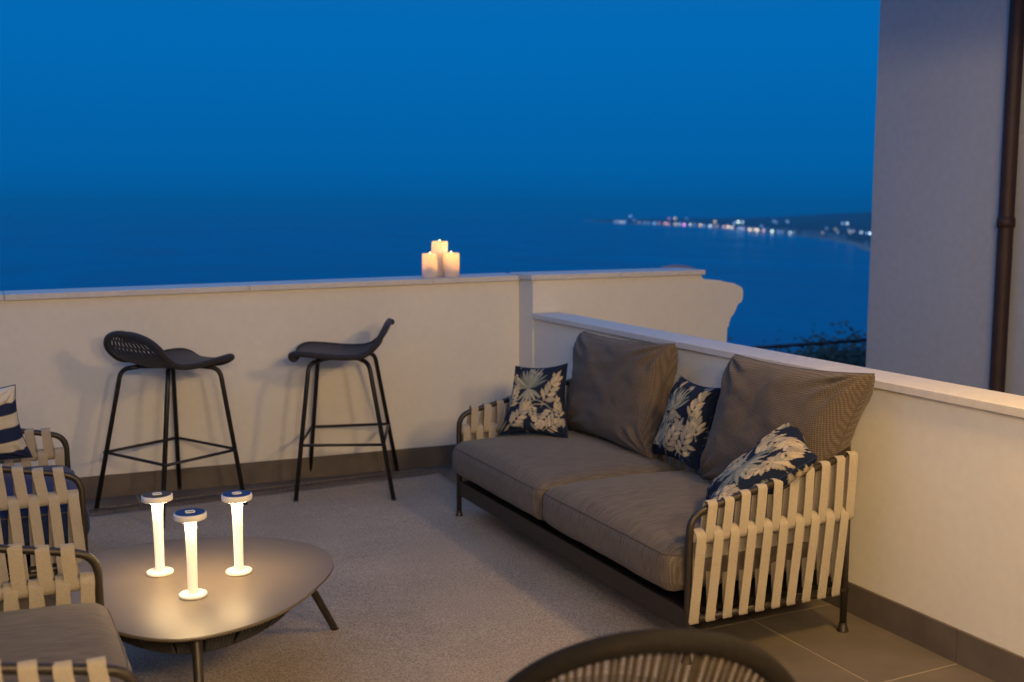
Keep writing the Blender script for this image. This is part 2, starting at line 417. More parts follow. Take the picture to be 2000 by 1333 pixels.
for i in range(-9, 1):
    for j in range(-8, 5):
        x = 2.466 + i * TS; y = 2.470 + TS + j * TS
        if i == 0:      # cut tiles along the side wall
            me = tile_mesh(.385, TS - .0042, .0028, "tile_cut", tm[rt.random() > .5].materials[0])
        else: me = tm[rt.random() > .5]
        if y > 5.9: continue
        if y + TS > 5.98: me = tile_mesh(TS - .0042 if i else .385, 5.97 - y, .0028, "tile_cut", tm[0].materials[0])
        o = bpy.data.objects.new("tile", me); COL.objects.link(o); o.parent = floor; o.location = (x, y, rt.uniform(-.0003, .0003))

# ------------------------------------------------------------------ parapet walls
def yA(x): return 5.938 - .056 * x
def zA(x): return 1.0705 + .0107 * x          # top of the coping, falls slightly to the left
CT = .032
wallA = empty("long_parapet"); tag(wallA, "long cream rendered parapet behind the two bar stools, candles on its ledge", "wall")
x0, x1 = -3.4, 2.872
MB().hexa([(x0, yA(x0), -.2), (x1, yA(x1), -.2), (x1, yA(x1)+.24, -.2), (x0, yA(x0)+.24, -.2)],
          [(x0, yA(x0), zA(x0)-CT), (x1, yA(x1), zA(x1)-CT), (x1, yA(x1)+.24, zA(x1)-CT), (x0, yA(x0)+.24, zA(x0)-CT)]).build("wall_body", M['plaster'], wallA)
cuts = [-3.4, -2.3, -1.1, .08, 1.27, 2.30, 2.862]
for a, b in zip(cuts[:-1], cuts[1:]):
    a2, b2 = a + .001, b - .001
    q = lambda x, o, dz: (x, yA(x) + o, zA(x) + dz)
    MB().hexa([q(a2, -.022, -CT+.002), q(b2, -.022, -CT+.002), q(b2, .262, -CT+.002), q(a2, .262, -CT+.002)],
              [q(a2, -.022, 0), q(b2, -.022, 0), q(b2, .262, 0), q(a2, .262, 0)]).build("coping_slab", M['coping'], wallA, bevel=.003)
js = [-3.5 + .0] + [0.753 + .61 * k for k in range(-7, 4)]
js = [0.753 + .61 * k for k in range(-6, 4)] + [2.86]
for a, b in zip(js[:-1], js[1:]):
    a2, b2 = a + .0015, b - .0015
    q = lambda x, o, z: (x, yA(x) + o, z)
    MB().hexa([q(a2, -.011, 0), q(b2, -.011, 0), q(b2, -.0005, 0), q(a2, -.0005, 0)],
              [q(a2, -.011, .118), q(b2, -.011, .118), q(b2, -.0005, .118), q(a2, -.0005, .118)]).build("skirting_tile", M['skirt'], wallA, bevel=.001)
MB().hexa([(js[0], yA(js[0])-.006, 0), (2.86, yA(2.86)-.006, 0), (2.86, yA(2.86)-.0006, 0), (js[0], yA(js[0])-.0006, 0)],
          [(js[0], yA(js[0])-.006, .116), (2.86, yA(2.86)-.006, .116), (2.86, yA(2.86)-.0006, .116), (js[0], yA(js[0])-.0006, .116)]).build("skirting_grout", M['grout'], wallA)

# second parapet stepping forward, with its broken rendered end
wallC = empty("broken_end_parapet"); tag(wallC, "cream parapet beyond the low wall with a ragged broken right end", "wall")
ZC = 1.113; yC = 5.60
prof = [(2.84, ZC-CT), (4.02, ZC-CT), (4.025, 1.066), (4.04, 1.052), (4.13, 1.046), (4.17, 1.041), (4.22, 1.029), (4.27, 1.022), (4.31, 1.004), (4.335, .99), (4.345, .965), (4.343, .925), (4.335, .90), (4.315, .892),
        (4.305, .885), (4.29, .85), (4.272, .822), (4.252, .80), (4.243, .775), (4.238, .745), (4.228, .742), (4.225, .68), (4.224, .55), (4.222, -.3), (2.84, -.3)]
nP = len(prof)
b = MB(); b.add([(x, yC, z) for x, z in prof] + [(x + (.01 if x > 4.03 else 0), yC + .26, z) for x, z in prof],
                [tuple(range(nP)), tuple(range(nP, 2*nP))[::-1]] + [(i, i+nP, (i+1) % nP + nP, (i+1) % nP) for i in range(nP)])
b.build("wall_body", M['plaster'], wallC, bevel=.004)
for a, c in ((2.822, 3.42), (3.42, 4.035)):
    MB().box((a+.001, yC-.02, ZC-CT+.002), (c-.001, yC+.275, ZC)).build("coping_slab", M['coping'], wallC, bevel=.003)
# round capped chimney pot just behind it
pot = empty("chimney_pot", (4.30, 6.28, 0)); tag(pot, "rounded pinkish terracotta cap peeping over the parapet ledge", "chimney pot")
MB().lathe([(.11, -1.2), (.11, .96), (.13, 1.0), (.13, 1.03)], 24).build("shaft", M['plaster'], pot, smooth=40)
MB().lathe([(.155, 1.03), (.158, 1.045), (.14, 1.073), (.10, 1.092), (.05, 1.103), (.002, 1.106)], 28).build("cap", M['terra'], pot, smooth=True)

# low side parapet
wallB = empty("low_side_parapet"); tag(wallB, "low cream parapet with stone ledge running behind the sofa", "wall")
def xB(y): return 2.842 + .0025 * (y - 2.5)
yb0, yb1 = -2.2, 5.60
TB = .892
MB().hexa([(xB(yb0), yb0, -.2), (3.0, yb0, -.2), (3.0, yb1-.001, -.2), (xB(yb1), yb1-.001, -.2)],
          [(xB(yb0), yb0, TB-CT), (3.0, yb0, TB-CT), (3.0, yb1-.001, TB-CT), (xB(yb1), yb1-.001, TB-CT)]).build("wall_body", M['plaster'], wallB)
# return between the two parapets
MB().hexa([(2.8425, yb1+.001, -.2), (2.8725, yb1+.001, -.2), (2.9, yA(2.87)+.0, -.2), (2.8745, yA(2.87)-.001, -.2)],
          [(2.8425, yb1+.001, ZC-CT-.012), (2.8725, yb1+.001, ZC-CT-.012), (2.9, yA(2.87), ZC-CT-.012), (2.8745, yA(2.87)-.001, ZC-CT-.012)]).build("corner_return", M['plaster'], wallB)
MB().hexa([(2.8225, yb1+.002, ZC-CT-.010), (2.93, yb1+.26, ZC-CT-.010), (2.95, yA(2.87)-.024, ZC-CT-.010), (2.864, yA(2.87)-.024, ZC-CT-.010)],
          [(2.8225, yb1+.002, ZC-.004), (2.93, yb1+.26, ZC-.004), (2.95, yA(2.87)-.024, ZC-.004), (2.864, yA(2.87)-.024, ZC-.004)]) if False else None
cb = [yb0, -1.0, .15, 1.3, 2.25, 3.18, 4.12, 5.02, 5.598]
for a, c in zip(cb[:-1], cb[1:]):
    MB().hexa([(xB(a)-.020, a+.001, TB-CT+.002), (3.012, a+.001, TB-CT+.002), (3.012, c-.001, TB-CT+.002), (xB(c)-.020, c-.001, TB-CT+.002)],
              [(xB(a)-.020, a+.001, TB), (3.012, a+.001, TB), (3.012, c-.001, TB), (xB(c)-.020, c-.001, TB)]).build("coping_slab", M['coping'], wallB, bevel=.003)
jb = [-2.2] + [2.476 - .61 * k for k in range(7, -1, -1)] + [2.476 + .61 * k for k in range(1, 6)] + [5.75]
jb = sorted(set(round(v, 3) for v in jb))
for a, c in zip(jb[:-1], jb[1:]):
    MB().hexa([(xB(a)-.012, a+.0015, 0), (xB(a)-.0005, a+.0015, 0), (xB(c)-.0005, c-.0015, 0), (xB(c)-.012, c-.0015, 0)],
              [(xB(a)-.012, a+.0015, .114), (xB(a)-.0005, a+.0015, .114), (xB(c)-.0005, c-.0015, .114), (xB(c)-.012, c-.0015, .114)]).build("skirting_tile", M['skirt'], wallB, bevel=.001)
MB().hexa([(xB(-2.2)-.007, -2.2, 0), (xB(-2.2)-.0006, -2.2, 0), (xB(5.75)-.0006, 5.75, 0), (xB(5.75)-.007, 5.75, 0)],
          [(xB(-2.2)-.007, -2.2, .112), (xB(-2.2)-.0006, -2.2, .112), (xB(5.75)-.0006, 5.75, .112), (xB(5.75)-.007, 5.75, .112)]).build("skirting_grout", M['grout'], wallB)

# ------------------------------------------------------------------ neighbouring house on the right
hs = empty("grey_house", (5.0, 0, 0)); tag(hs, "tall grey rendered house wall with a brown downpipe at right", "house")
MB().box((0, -7, -6), (6, 5.187, 7.5)).build("wall", M['bldg'], hs)
MB().box((-.45, -7.4, 7.5), (6.4, 5.6, 7.68)).build("roof", M['concrete'], hs)
dp = MB().tube([(-.052, 4.145, -6), (-.052, 4.145, 7.4)], .040, 20).build("downpipe", M['copper'], hs, smooth=40)
for z in (1.42, -1.2, 4.2):
    MB().lathe([(.0405, z-.03), (.046, z-.028), (.047, z), (.046, z+.022), (.0405, z+.025)], 20, (-.052, 4.145, 0)).build("pipe_collar", M['copper'], dp, smooth=True)

# added unseen porch slab cuts off lamp light; key lamp follows the sofa's shadows
porch = empty("added_porch_roof", (0, 0, 0)); tag(porch, "unseen flat rendered porch slab added over the near end of the terrace", "porch")
MB().box((-3.5, -2.2, 2.222), (3.16, 2.45, 2.40)).build("slab", M['concrete'], porch, bevel=.01)
MB().box((2.86, -2.1, TB), (3.0, -1.96, 2.222)).build("post", M['frame'], porch, bevel=.004)
lf = empty("porch_lamp", (LAMP_POS[0], LAMP_POS[1], 2.222)); tag(lf, "small round warm lamp flush under the added porch slab by the side wall", "lamp")
MB().lathe([(.05, 0), (.05, -.008), (.035, -.009)], 24).build("rose", M['frame'], lf, smooth=30)
ld = bpy.data.lights.new("porch_light", 'POINT'); ld.energy = LAMP_W; ld.color = (1.0, .62, .22); ld.shadow_soft_size = .14
lo = bpy.data.objects.new("porch_light", ld); COL.objects.link(lo); lo.parent = lf; lo.location = (0, 0, -.15)

fcd = empty("added_house_front", (0, 0, 0)); tag(fcd, "unseen cream rendered house front added behind the terrace for bounce light", "house")  # unseen front wall added to bounce lamp light back
MB().box((-3.6, -2.5, -.2), (3.16, -2.21, 2.95)).build("wall", M['plaster'], fcd)
for cx_, cy_, lb, kw in ((-.6, -.4, "at the left end of the row on the porch ceiling", .45), (.40, -.1, "in the middle of the row on the porch ceiling", 1.05), (1.3, -.6, "at the right end of the row on the porch ceiling", 1.25)):  # unseen row of lamps added for soft warm fill
    cl = empty("added_ceiling_lamp", (cx_, cy_, 2.222)); tag(cl, "small round warm lamp added " + lb, "lamp", "added lamps on the porch ceiling")
    MB().lathe([(.07, 0), (.07, -.006), (.05, -.008)], 24).build("rose", M['frame'], cl, smooth=30)
    l = bpy.data.lights.new("added_ceiling_light", 'POINT'); l.energy = CEIL_W * kw; l.color = (1.0, .72, .41); l.shadow_soft_size = .17
    o_ = bpy.data.objects.new("added_ceiling_light", l); COL.objects.link(o_); o_.parent = cl; o_.location = (0, 0, -.18)

# ------------------------------------------------------------------ evening haze over the bay
hm = bpy.data.materials.new("haze_air"); hm.use_nodes = True; hm.node_tree.nodes.clear()
ho = hm.node_tree.nodes.new("ShaderNodeOutputMaterial"); hv = hm.node_tree.nodes.new("ShaderNodeVolumePrincipled")
hv.inputs["Color"].default_value = (.04, .80, 1.0, 1); hv.inputs["Density"].default_value = 5.5e-5; hv.inputs["Anisotropy"].default_value = .2
hm.node_tree.links.new(hv.outputs[0], ho.inputs["Volume"])
tag(MB().box((-61000, -61000, -150), (61000, 61000, 245)).build("haze", hm), kind="stuff")

# ------------------------------------------------------------------ cable and tree beyond the wall
ca_, cb2_ = Vector((7.513, 9.586, -.044)), Vector((8.684, 9.032, .046))
cp = [ca_.lerp(cb2_, -4 + 8*k/90) + Vector((0, 0, .0035*((-4 + 8*k/90) - .5)**2)) for k in range(91)]
cb_ = MB()
for k in range(3):
    cb_.tube([p + Vector((0, .012 * math.cos(i * 1.3 + k * 2.09), .012 * math.sin(i * 1.3 + k * 2.09))) for i, p in enumerate(cp)], .011, 6)
tag(cb_.build("cable", M['cable'], smooth=True), "rusty twisted cable strung beyond the low wall above the tree", "cable")

tree = empty("leafy_tree", (11.35, 12.2, -6.50)); tag(tree, "dark leafy treetop showing over the low wall beside the grey house", "tree")
rt = random.Random(21)
tb = MB()
tb.tube([(0, 0, -3), (.05, 0, 0), (-.05, .05, 2.5), (.1, 0, 4.2), (.15, .1, 5.4)], [.22, .19, .15, .09, .03], 8)
tips = []
for k in range(14):
    a = rt.uniform(0, 2*PI); z = rt.uniform(1.8, 4.8); l = rt.uniform(.9, 1.7) * (1.1 - z / 9)
    e = Vector((math.cos(a) * l, math.sin(a) * l, z + rt.uniform(.5, 1.2)))
    tb.tube([(0, 0, z), tuple((Vector((0, 0, z)) + e) * .5 + Vector((0, 0, -.1))), tuple(e)], [.05, .035, .012], 6); tips.append(e)
tips.append(Vector((.15, .1, 5.5))); tips += [Vector((rt.uniform(-.9, .9), rt.uniform(-.9, .9), rt.uniform(5.0, 5.7))) for _ in range(7)]; tips.append(Vector((.0, .5, 5.3)))
tb.build("trunk", M['bark'], tree, smooth=True)
lm = MB()
for c in tips:
    for _ in range(900):
        p = c + Vector((rt.gauss(0, .36), rt.gauss(0, .36), rt.gauss(0, .22)))
        if p.z > 6.45: continue
        d = Vector((rt.uniform(-1, 1), rt.uniform(-1, 1), rt.uniform(-.3, 1))).normalized()
        s = d.orthogonal().normalized(); w = rt.uniform(.02, .032); l = rt.uniform(.07, .13)
        lm.add([p, p + d*l*.5 + s*w, p + d*l, p + d*l*.5 - s*w], [(0, 1, 2, 3)])
cw = lm.build("crown", M['leaf'], tree)

# ------------------------------------------------------------------ rug
rug = empty("rug"); tag(rug, "large greige flat woven rug with a knotted fringe along its far edge", "rug")
def rugpt(u, v):
    # u 0..1 left to right, v 0..1 near to far
    nl = Vector((-.75, .7)); nr = Vector((2.19, .7)); fl = Vector((-.72, 5.510)); fr = Vector((2.248, 5.615))
    return (nl*(1-u)+nr*u)*(1-v) + (fl*(1-u)+fr*u)*v
nu, nv = 60, 90
vs = []; fs = []
for i in range(nv + 1):
    for j in range(nu + 1):
        p = rugpt(j/nu, i/nv)
        z = .0085 + .0022 * noise.noise(Vector((p.x*2.2, p.y*2.2, 0)))
        e = .004 * noise.noise(Vector((p.x*5, p.y*5, 4)))
        vs.append((p.x + e, p.y + e, z))
for i in range(nv):
    for j in range(nu):
        a = i*(nu+1)+j; fs.append((a, a+1, a+nu+2, a+nu+1))
ro = MB().add(vs, fs).build("rug_body", M['rug'], rug, smooth=True)
so = ro.modifiers.new("solid", 'SOLIDIFY'); so.thickness = .006; so.offset = -1
kb = MB(); rr = random.Random(2)
K = 290
for side in (0, 1):
    for k in range(K):
        u = (k + .5) / K
        p = rugpt(u, side); d = 1 if side else -1
        p2 = rugpt(u + rr.uniform(-.001, .001), side)
        x, y = p.x, p.y
        kb.tube([(x, y - d*.01, .009), (x + .002, y + d*.028, .013), (x, y + d*.054, .010), (x + rr.uniform(-.004, .004), y + d*.090, .007), (x + rr.uniform(-.007, .007), y + d*.128, .004)],
                [.0032, .0042, .0028, .0042, .0024], 5)
for vv in (.0, 1.0):
    d = 1 if vv else -1
    for off in (.036, .118):
        kb.tube([(rugpt(k/60, vv).x, rugpt(k/60, vv).y + d*off + rr.uniform(-.002, .002), .009) for k in range(61)], .0034, 5)
tag(kb.build("fringe", M['fringe'], rug, smooth=True), kind="stuff")

# ------------------------------------------------------------------ seating
SR = random.Random(77)
def strap(parent, Pt, rt_, Pb, rb, ax, nrm, w=.037, k=.008, kin=.004):
    """flat woven strap looped round two rails; ax = rail direction, nrm = outward side"""
    k += SR.uniform(-.0015, .0015); kin += SR.uniform(-.004, .004); w *= SR.uniform(.97, 1.03)
    Pt, Pb, ax, nrm = Vector(Pt), Vector(Pb), Vector(ax).normalized(), Vector(nrm).normalized()
    q = (Pt - Pb).normalized(); Rt = rt_ + .0025; Rb = rb + .0025
    path = []
    path.append((Pt + q*Rt*.95 - nrm*Rt*.4, k)) 
    for t in range(5):
        a = PI/2 * (1 - t/4); path.append((Pt + q*Rt*math.sin(a) + nrm*Rt*math.cos(a), k))
    for t in (.25, .5, .75): path.append((Pt.lerp(Pb, t) + nrm*(Rt*(1-t)+Rb*t + .001*math.sin(PI*t)), k*(1-2*t)))
    for t in range(7):
        a = -PI/6 * t * 1.0; path.append((Pb + q*Rb*math.sin(a) + nrm*Rb*math.cos(a), -k + (kin + k)*t/6.))
    for t in (.25, .5, .75): path.append((Pb.lerp(Pt, t) - nrm*(Rb*(1-t)+Rt*t), kin*(1-t) + k*t))
    for t in range(5):
        a = PI/2 * t/4; path.append((Pt + q*Rt*math.sin(a)*.9 - nrm*Rt*math.cos(a)*.9, k))
    n = len(path); vs = []; th = .0016
    P = [p + ax*o for p, o in path]
    for i in range(n):
        T = (P[min(i+1, n-1)] - P[max(i-1, 0)]).normalized()
        N = T.cross(ax).normalized()
        for sx_, sn in ((-1, -1), (1, -1), (1, 1), (-1, 1)):
            vs.append(P[i] + ax*(w/2*sx_) + N*(th*sn))
    fs = [(0,1,2,3), tuple((n-1)*4 + i for i in (3,2,1,0))]
    for i in range(n-1):
        for a in range(4):
            b_ = (a+1) % 4; fs.append((i*4+a, i*4+b_, (i+1)*4+b_, (i+1)*4+a))
    return MB().add(vs, fs).build("strap", M['strap'], parent, smooth=50)

def box_cushion(parent, lo, hi, mt, rad=.05, crown=.035, name="seat_cushion", n=26, seed=0, seam=True):
    lo, hi = Vector(lo), Vector(hi); c = (lo+hi)/2; h = (hi-lo)/2
    bm = bmesh.new(); bmesh.ops.create_cube(bm, size=2)
    bmesh.ops.subdivide_edges(bm, edges=bm.edges, cuts=n, use_grid_fill=True)
    for v in bm.verts:
        u = v.co.copy()
        # denser sampling near edges
        u = Vector([math.copysign(1-(1-abs(t))**1.35, t) for t in u])
        p = Vector((u.x*h.x, u.y*h.y, u.z*h.z))
        core = Vector([max(-(h[i]-rad), min(h[i]-rad, p[i])) for i in range(3)])
        d = p - core
        if d.length > 1e-9: p = core + d.normalized() * rad * min(1, d.length / rad if max(abs(d[i]) for i in range(3)) < rad*.999 else 1)
        cx = 1 - (p.x/h.x)**2; cy = 1 - (p.y/h.y)**2
        if u.z > 0: p.z += crown * (max(0, cx)*max(0, cy))**.55 * (p.z/h.z if p.z > 0 else 0)
        else: p.z -= .25*crown * (max(0, cx)*max(0, cy)) ** .5
        side = max(0, 1 - (p.z/h.z)**2)
        p.x += math.copysign(.010*side*max(0, cy)**.5, p.x) * (abs(p.x)/h.x)**6
        p.y += math.copysign(.008*side*max(0, cx)**.5, p.y) * (abs(p.y)/h.y)**6
        wv = noise.noise(Vector((p.x*7+seed, p.y*7, p.z*7))) * .0045 + noise.noise(Vector((p.x*22+seed, p.y*22, p.z*22))) * .0012
        p += u.normalized() * wv
        v.co = p + c
    me = bpy.data.meshes.new(name); bm.to_mesh(me); bm.free()
    o = link(name, me, mt, parent, True)
    if seam:
        s = MB()
        r = rad * .55
        X, Y = h.x - .006, h.y - .006
        loop = []
        for (a, b_, st) in ((1, 1, 0), (-1, 1, 90), (-1, -1, 180), (1, -1, 270)):
            for t in range(7):
                g = math.radians(st + 90*t/6); loop.append((c.x + a*(X-rad) + rad*math.cos(g)*.93, c.y + b_*(Y-rad) + rad*math.sin(g)*.93))
        dense = []
        for i in range(len(loop)):
            p, q_ = loop[i], loop[(i+1) % len(loop)]
            m_ = max(1, int(math.hypot(q_[0]-p[0], q_[1]-p[1]) / .03))
            for t in range(m_): dense.append((p[0]+(q_[0]-p[0])*t/m_, p[1]+(q_[1]-p[1])*t/m_))
        P3 = []
        dg = bpy.context.evaluated_depsgraph_get() if False else None
        from mathutils.bvhtree import BVHTree
        bv = BVHTree.FromPolygons([v.co.copy() for v in me.vertices], [tuple(p.vertices) for p in me.polygons])
        for x, y in dense:
            z = c.z + h.z - rad*.42
            d = Vector((c.x, c.y, 0)) - Vector((x, y, 0))
            hit = bv.find_nearest(Vector((x, y, z)))
            P3.append(hit[0] + hit[1]*.0004)
        s.tube(P3, .0028, 6, closed=True).build("seam", M['seam'], o, smooth=True)
    return o

def arm_z(u):    # height of the arm's top rail along the depth
    return .545 + .20 * max(0, u - .12) * (1 if u < .12 else 1.0) if u > .12 else .545

def seat_unit(kind, label, cat, loc, rz, W, ncush, seat_mat, group=None):
    D = .70; RT = .0125; RM = .019; RB = .0125
    zt = lambda u: .532 + .105 * (max(0, u - .12) / .55) ** .95
    root = empty(kind, loc, rz); tag(root, label, cat, group)
    for side, w0, out in (("n", 0.0, -1), ("f", W, 1)):
        inn = -out
        # arm rail rises from the front foot, bends back and runs into the back rail
        pts = [(0.0, w0, .02), (0.0, w0, .30), (0.002, w0, .505), (.12, w0, zt(.12)), (.36, w0, zt(.36)), (.60, w0, zt(.60)), (D, w0 + inn*.02, .655), (D + .012, w0 + inn*.13, .66)]
        arm = rounded(pts, [.1, .13, .08, .1, .1, .09], 7)
        MB().tube(arm, RT, 12).build("arm_rail", M['frame'], root, smooth=True)
        MB().tube([(.012, w0, .43), (D-.03, w0, .43)], RM, 14).build("padded_rail", M['strap'], root, smooth=True)
        MB().tube([(0, w0, .152), (D-.03, w0, .152)], RB, 10).build("lower_rail", M['frame'], root, smooth=True)
        MB().tube([(D-.03, w0, .02), (D-.03, w0, .30), (D-.03, w0, .43)], RT, 12).build("rear_upright", M['frame'], root, smooth=True)
        for u in (0.0, D-.03):
            MB().lathe([(.021, 0), (.021, .006), (.017, .012), (.0125, .032)], 20, (u, w0, 0)).build("foot", M['frame'], root, smooth=40)
        for k in range(10):
            u = .072 + .0675*k - (.012 if k == 9 else 0)
            strap(root, (u, w0, zt(u+.0)), RT, (u, w0, .43), RM, (1, 0, 0), (0, out, 0))
        for k in range(10):
            u = .0215 + .0675*k - (0.004 if k == 9 else 0)
            strap(root, (u, w0, .43), RM + .0045, (u, w0, .152), RB, (1, 0, 0), (0, out, 0), k=.010, kin=.016)
    # back
    MB().tube([(D+.012, .12, .66), (D+.012, W-.12, .66)], RT, 12).build("back_rail", M['frame'], root, smooth=True)
    MB().tube([(D-.01, .03, .43), (D-.01, W-.03, .43)], RM, 12).build("padded_rail", M['strap'], root, smooth=True)
    MB().tube([(D-.02, 0, .152), (D-.02, W, .152)], RB, 10).build("lower_rail", M['frame'], root, smooth=True)
    nb = int((W - .16) / .0675)
    for k in range(nb):
        w = .06 + (W-.12)*k/(nb-1)
        strap(root, (D+.012, w, .66), RT, (D-.01, w, .43), RM, (0, 1, 0), (1, 0, 0))
        strap(root, (D-.01, w+.03, .43), RM+.004, (D-.02, w+.03, .152), RB, (0, 1, 0), (1, 0, 0))
    # platform
    MB().box((-.004, .012, .112), (.014, W-.012, .184)).build("front_bar", M['frame'], root, bevel=.003)
    MB().box((.016, .014, .165), (D-.04, W-.014, .182)).build("platform", M['black'], root)
    cw_ = (W - .05) / ncush
    for i in range(ncush):
        a = .025 + cw_*i
        box_cushion(root, (-.058 if ncush > 1 else -.022, a + (0 if i == 0 else -.002), .230), (D-.035, a + cw_ - .004, .384), seat_mat, rad=.052, crown=.042, seed=i*5.3+W)
    return root

sofa = seat_unit("sofa", "taupe two seat sofa with cream woven strap arms against the low wall", "sofa", (2.018, 2.850, 0), 0, 1.915, 2, M['taupe'])
ch1 = seat_unit("armchair", "armchair with navy seat cushion and striped pillow at the left edge", "armchair", (.283, 5.070, 0), PI, .80, 1, M['navyf'], "strap armchairs along the left edge")
ch2 = seat_unit("armchair", "armchair with plain taupe seat cushion, lowest at the left edge", "armchair", (.250, 3.262, 0), PI, .88, 1, M['taupe'], "strap armchairs along the left edge")

# ------------------------------------------------------------------ pillows
def cushion(name, c00, c10, c11, c01, T, mats, n=40, pinch=.07, seed=0, paint=None, parent=None, wr=.006, exp_=.5):
    c00, c10, c11, c01 = map(Vector, (c00, c10, c11, c01))
    nrm = ((c10-c00).cross(c01-c00)).normalized()
    vs = []; colr = []
    for sgn in (1, -1):
        for i in range(n+1):
            for j in range(n+1):
                u = .5 - .5*math.cos(PI*j/n)*1.0; v = .5 - .5*math.cos(PI*i/n)
                u = .35*u + .65*j/n; v = .35*v + .65*i/n
                U = u + (.5-u)*pinch*2*(4*v*(1-v))*abs(2*u-1)**1.5
                V = v + (.5-v)*pinch*2*(4*u*(1-u))*abs(2*v-1)**1.5
                p = (c00*(1-U)+c10*U)*(1-V) + (c01*(1-U)+c11*U)*V
                h = T/2*(max(0, 1-abs(2*u-1)**3.2)*max(0, 1-abs(2*v-1)**3.2))**exp_
                edge = min(u, 1-u, v, 1-v)
                q = Vector((u*4.2+seed, v*4.2, sgn*2.0))
                h += wr*noise.noise(q)*min(1, edge*9) + wr*.55*noise.noise(q*2.7)*min(1, edge*12)
                # pulls radiating from the corners
                dc = min(math.hypot(u-a, v-b_) for a in (0, 1) for b_ in (0, 1))
                an = math.atan2(min(v, 1-v), min(u, 1-u))
                h += wr*.9*math.sin(an*13+seed)*math.exp(-((dc-.17)/.12)**2)
                p = p + nrm*sgn*max(h, 0)
                vs.append(p)
                if paint is not None:
                    colr.append(paint(u if sgn > 0 else 1-u, v))
    m = (n+1)*(n+1); fs = []
    for i in range(n):
        for j in range(n):
            a = i*(n+1)+j
            fs.append((a, a+1, a+n+2, a+n+1)); fs.append((m+a, m+a+n+1, m+a+n+2, m+a+1))
    me = bpy.data.meshes.new(name); me.from_pydata([tuple(v) for v in vs], [], fs)
    if paint is not None:
        ca = me.color_attributes.new("print", 'FLOAT_COLOR', 'POINT')
        arr = np.ones((len(vs), 4), dtype=np.float32); arr[:, :3] = np.array(colr); ca.data.foreach_set("color", arr.ravel())
    bm = bmesh.new(); bm.from_mesh(me)
    bmesh.ops.remove_doubles(bm, verts=bm.verts, dist=1e-5); bm.to_mesh(me); bm.free()
    o = link(name, me, mats, parent, True)
    return o

def cushion_seam(o, corners, pinch, mt, r=.0035):
    c00, c10, c11, c01 = map(Vector, corners); P = []
    N = 14
    def pt(u, v):
        U = u + (.5-u)*pinch*2*(4*v*(1-v))*abs(2*u-1)**1.5; V = v + (.5-v)*pinch*2*(4*u*(1-u))*abs(2*v-1)**1.5
        return (c00*(1-U)+c10*U)*(1-V) + (c01*(1-U)+c11*U)*V
    for k in range(N): P.append(pt(k/N, 0))
    for k in range(N): P.append(pt(1, k/N))
    for k in range(N): P.append(pt(1-k/N, 1))
    for k in range(N): P.append(pt(0, 1-k/N))
    MB().tube(P, r, 6, closed=True).build("seam", mt, o, smooth=True)

def print_mat(name):
    m, nt, bs = nmat(name); L = nt.links
    a = nt.nodes.new("ShaderNodeVertexColor"); a.layer_name = "print"
    L.new(a.outputs["Color"], bs.inputs["Base Color"]); bs.inputs["Roughness"].default_value = .88; bs.inputs["Specular IOR Level"].default_value = .15
    tc = nt.nodes.new("ShaderNodeTexCoord"); n = nt.nodes.new("ShaderNodeTexNoise"); n.inputs["Scale"].default_value = 300
    bp = nt.nodes.new("ShaderNodeBump"); bp.inputs["Strength"].default_value = .35; bp.inputs["Distance"].default_value = .002
    L.new(tc.outputs["Object"], n.inputs["Vector"]); L.new(n.outputs["Fac"], bp.inputs["Height"]); L.new(bp.outputs[0], bs.inputs["Normal"])
    return m

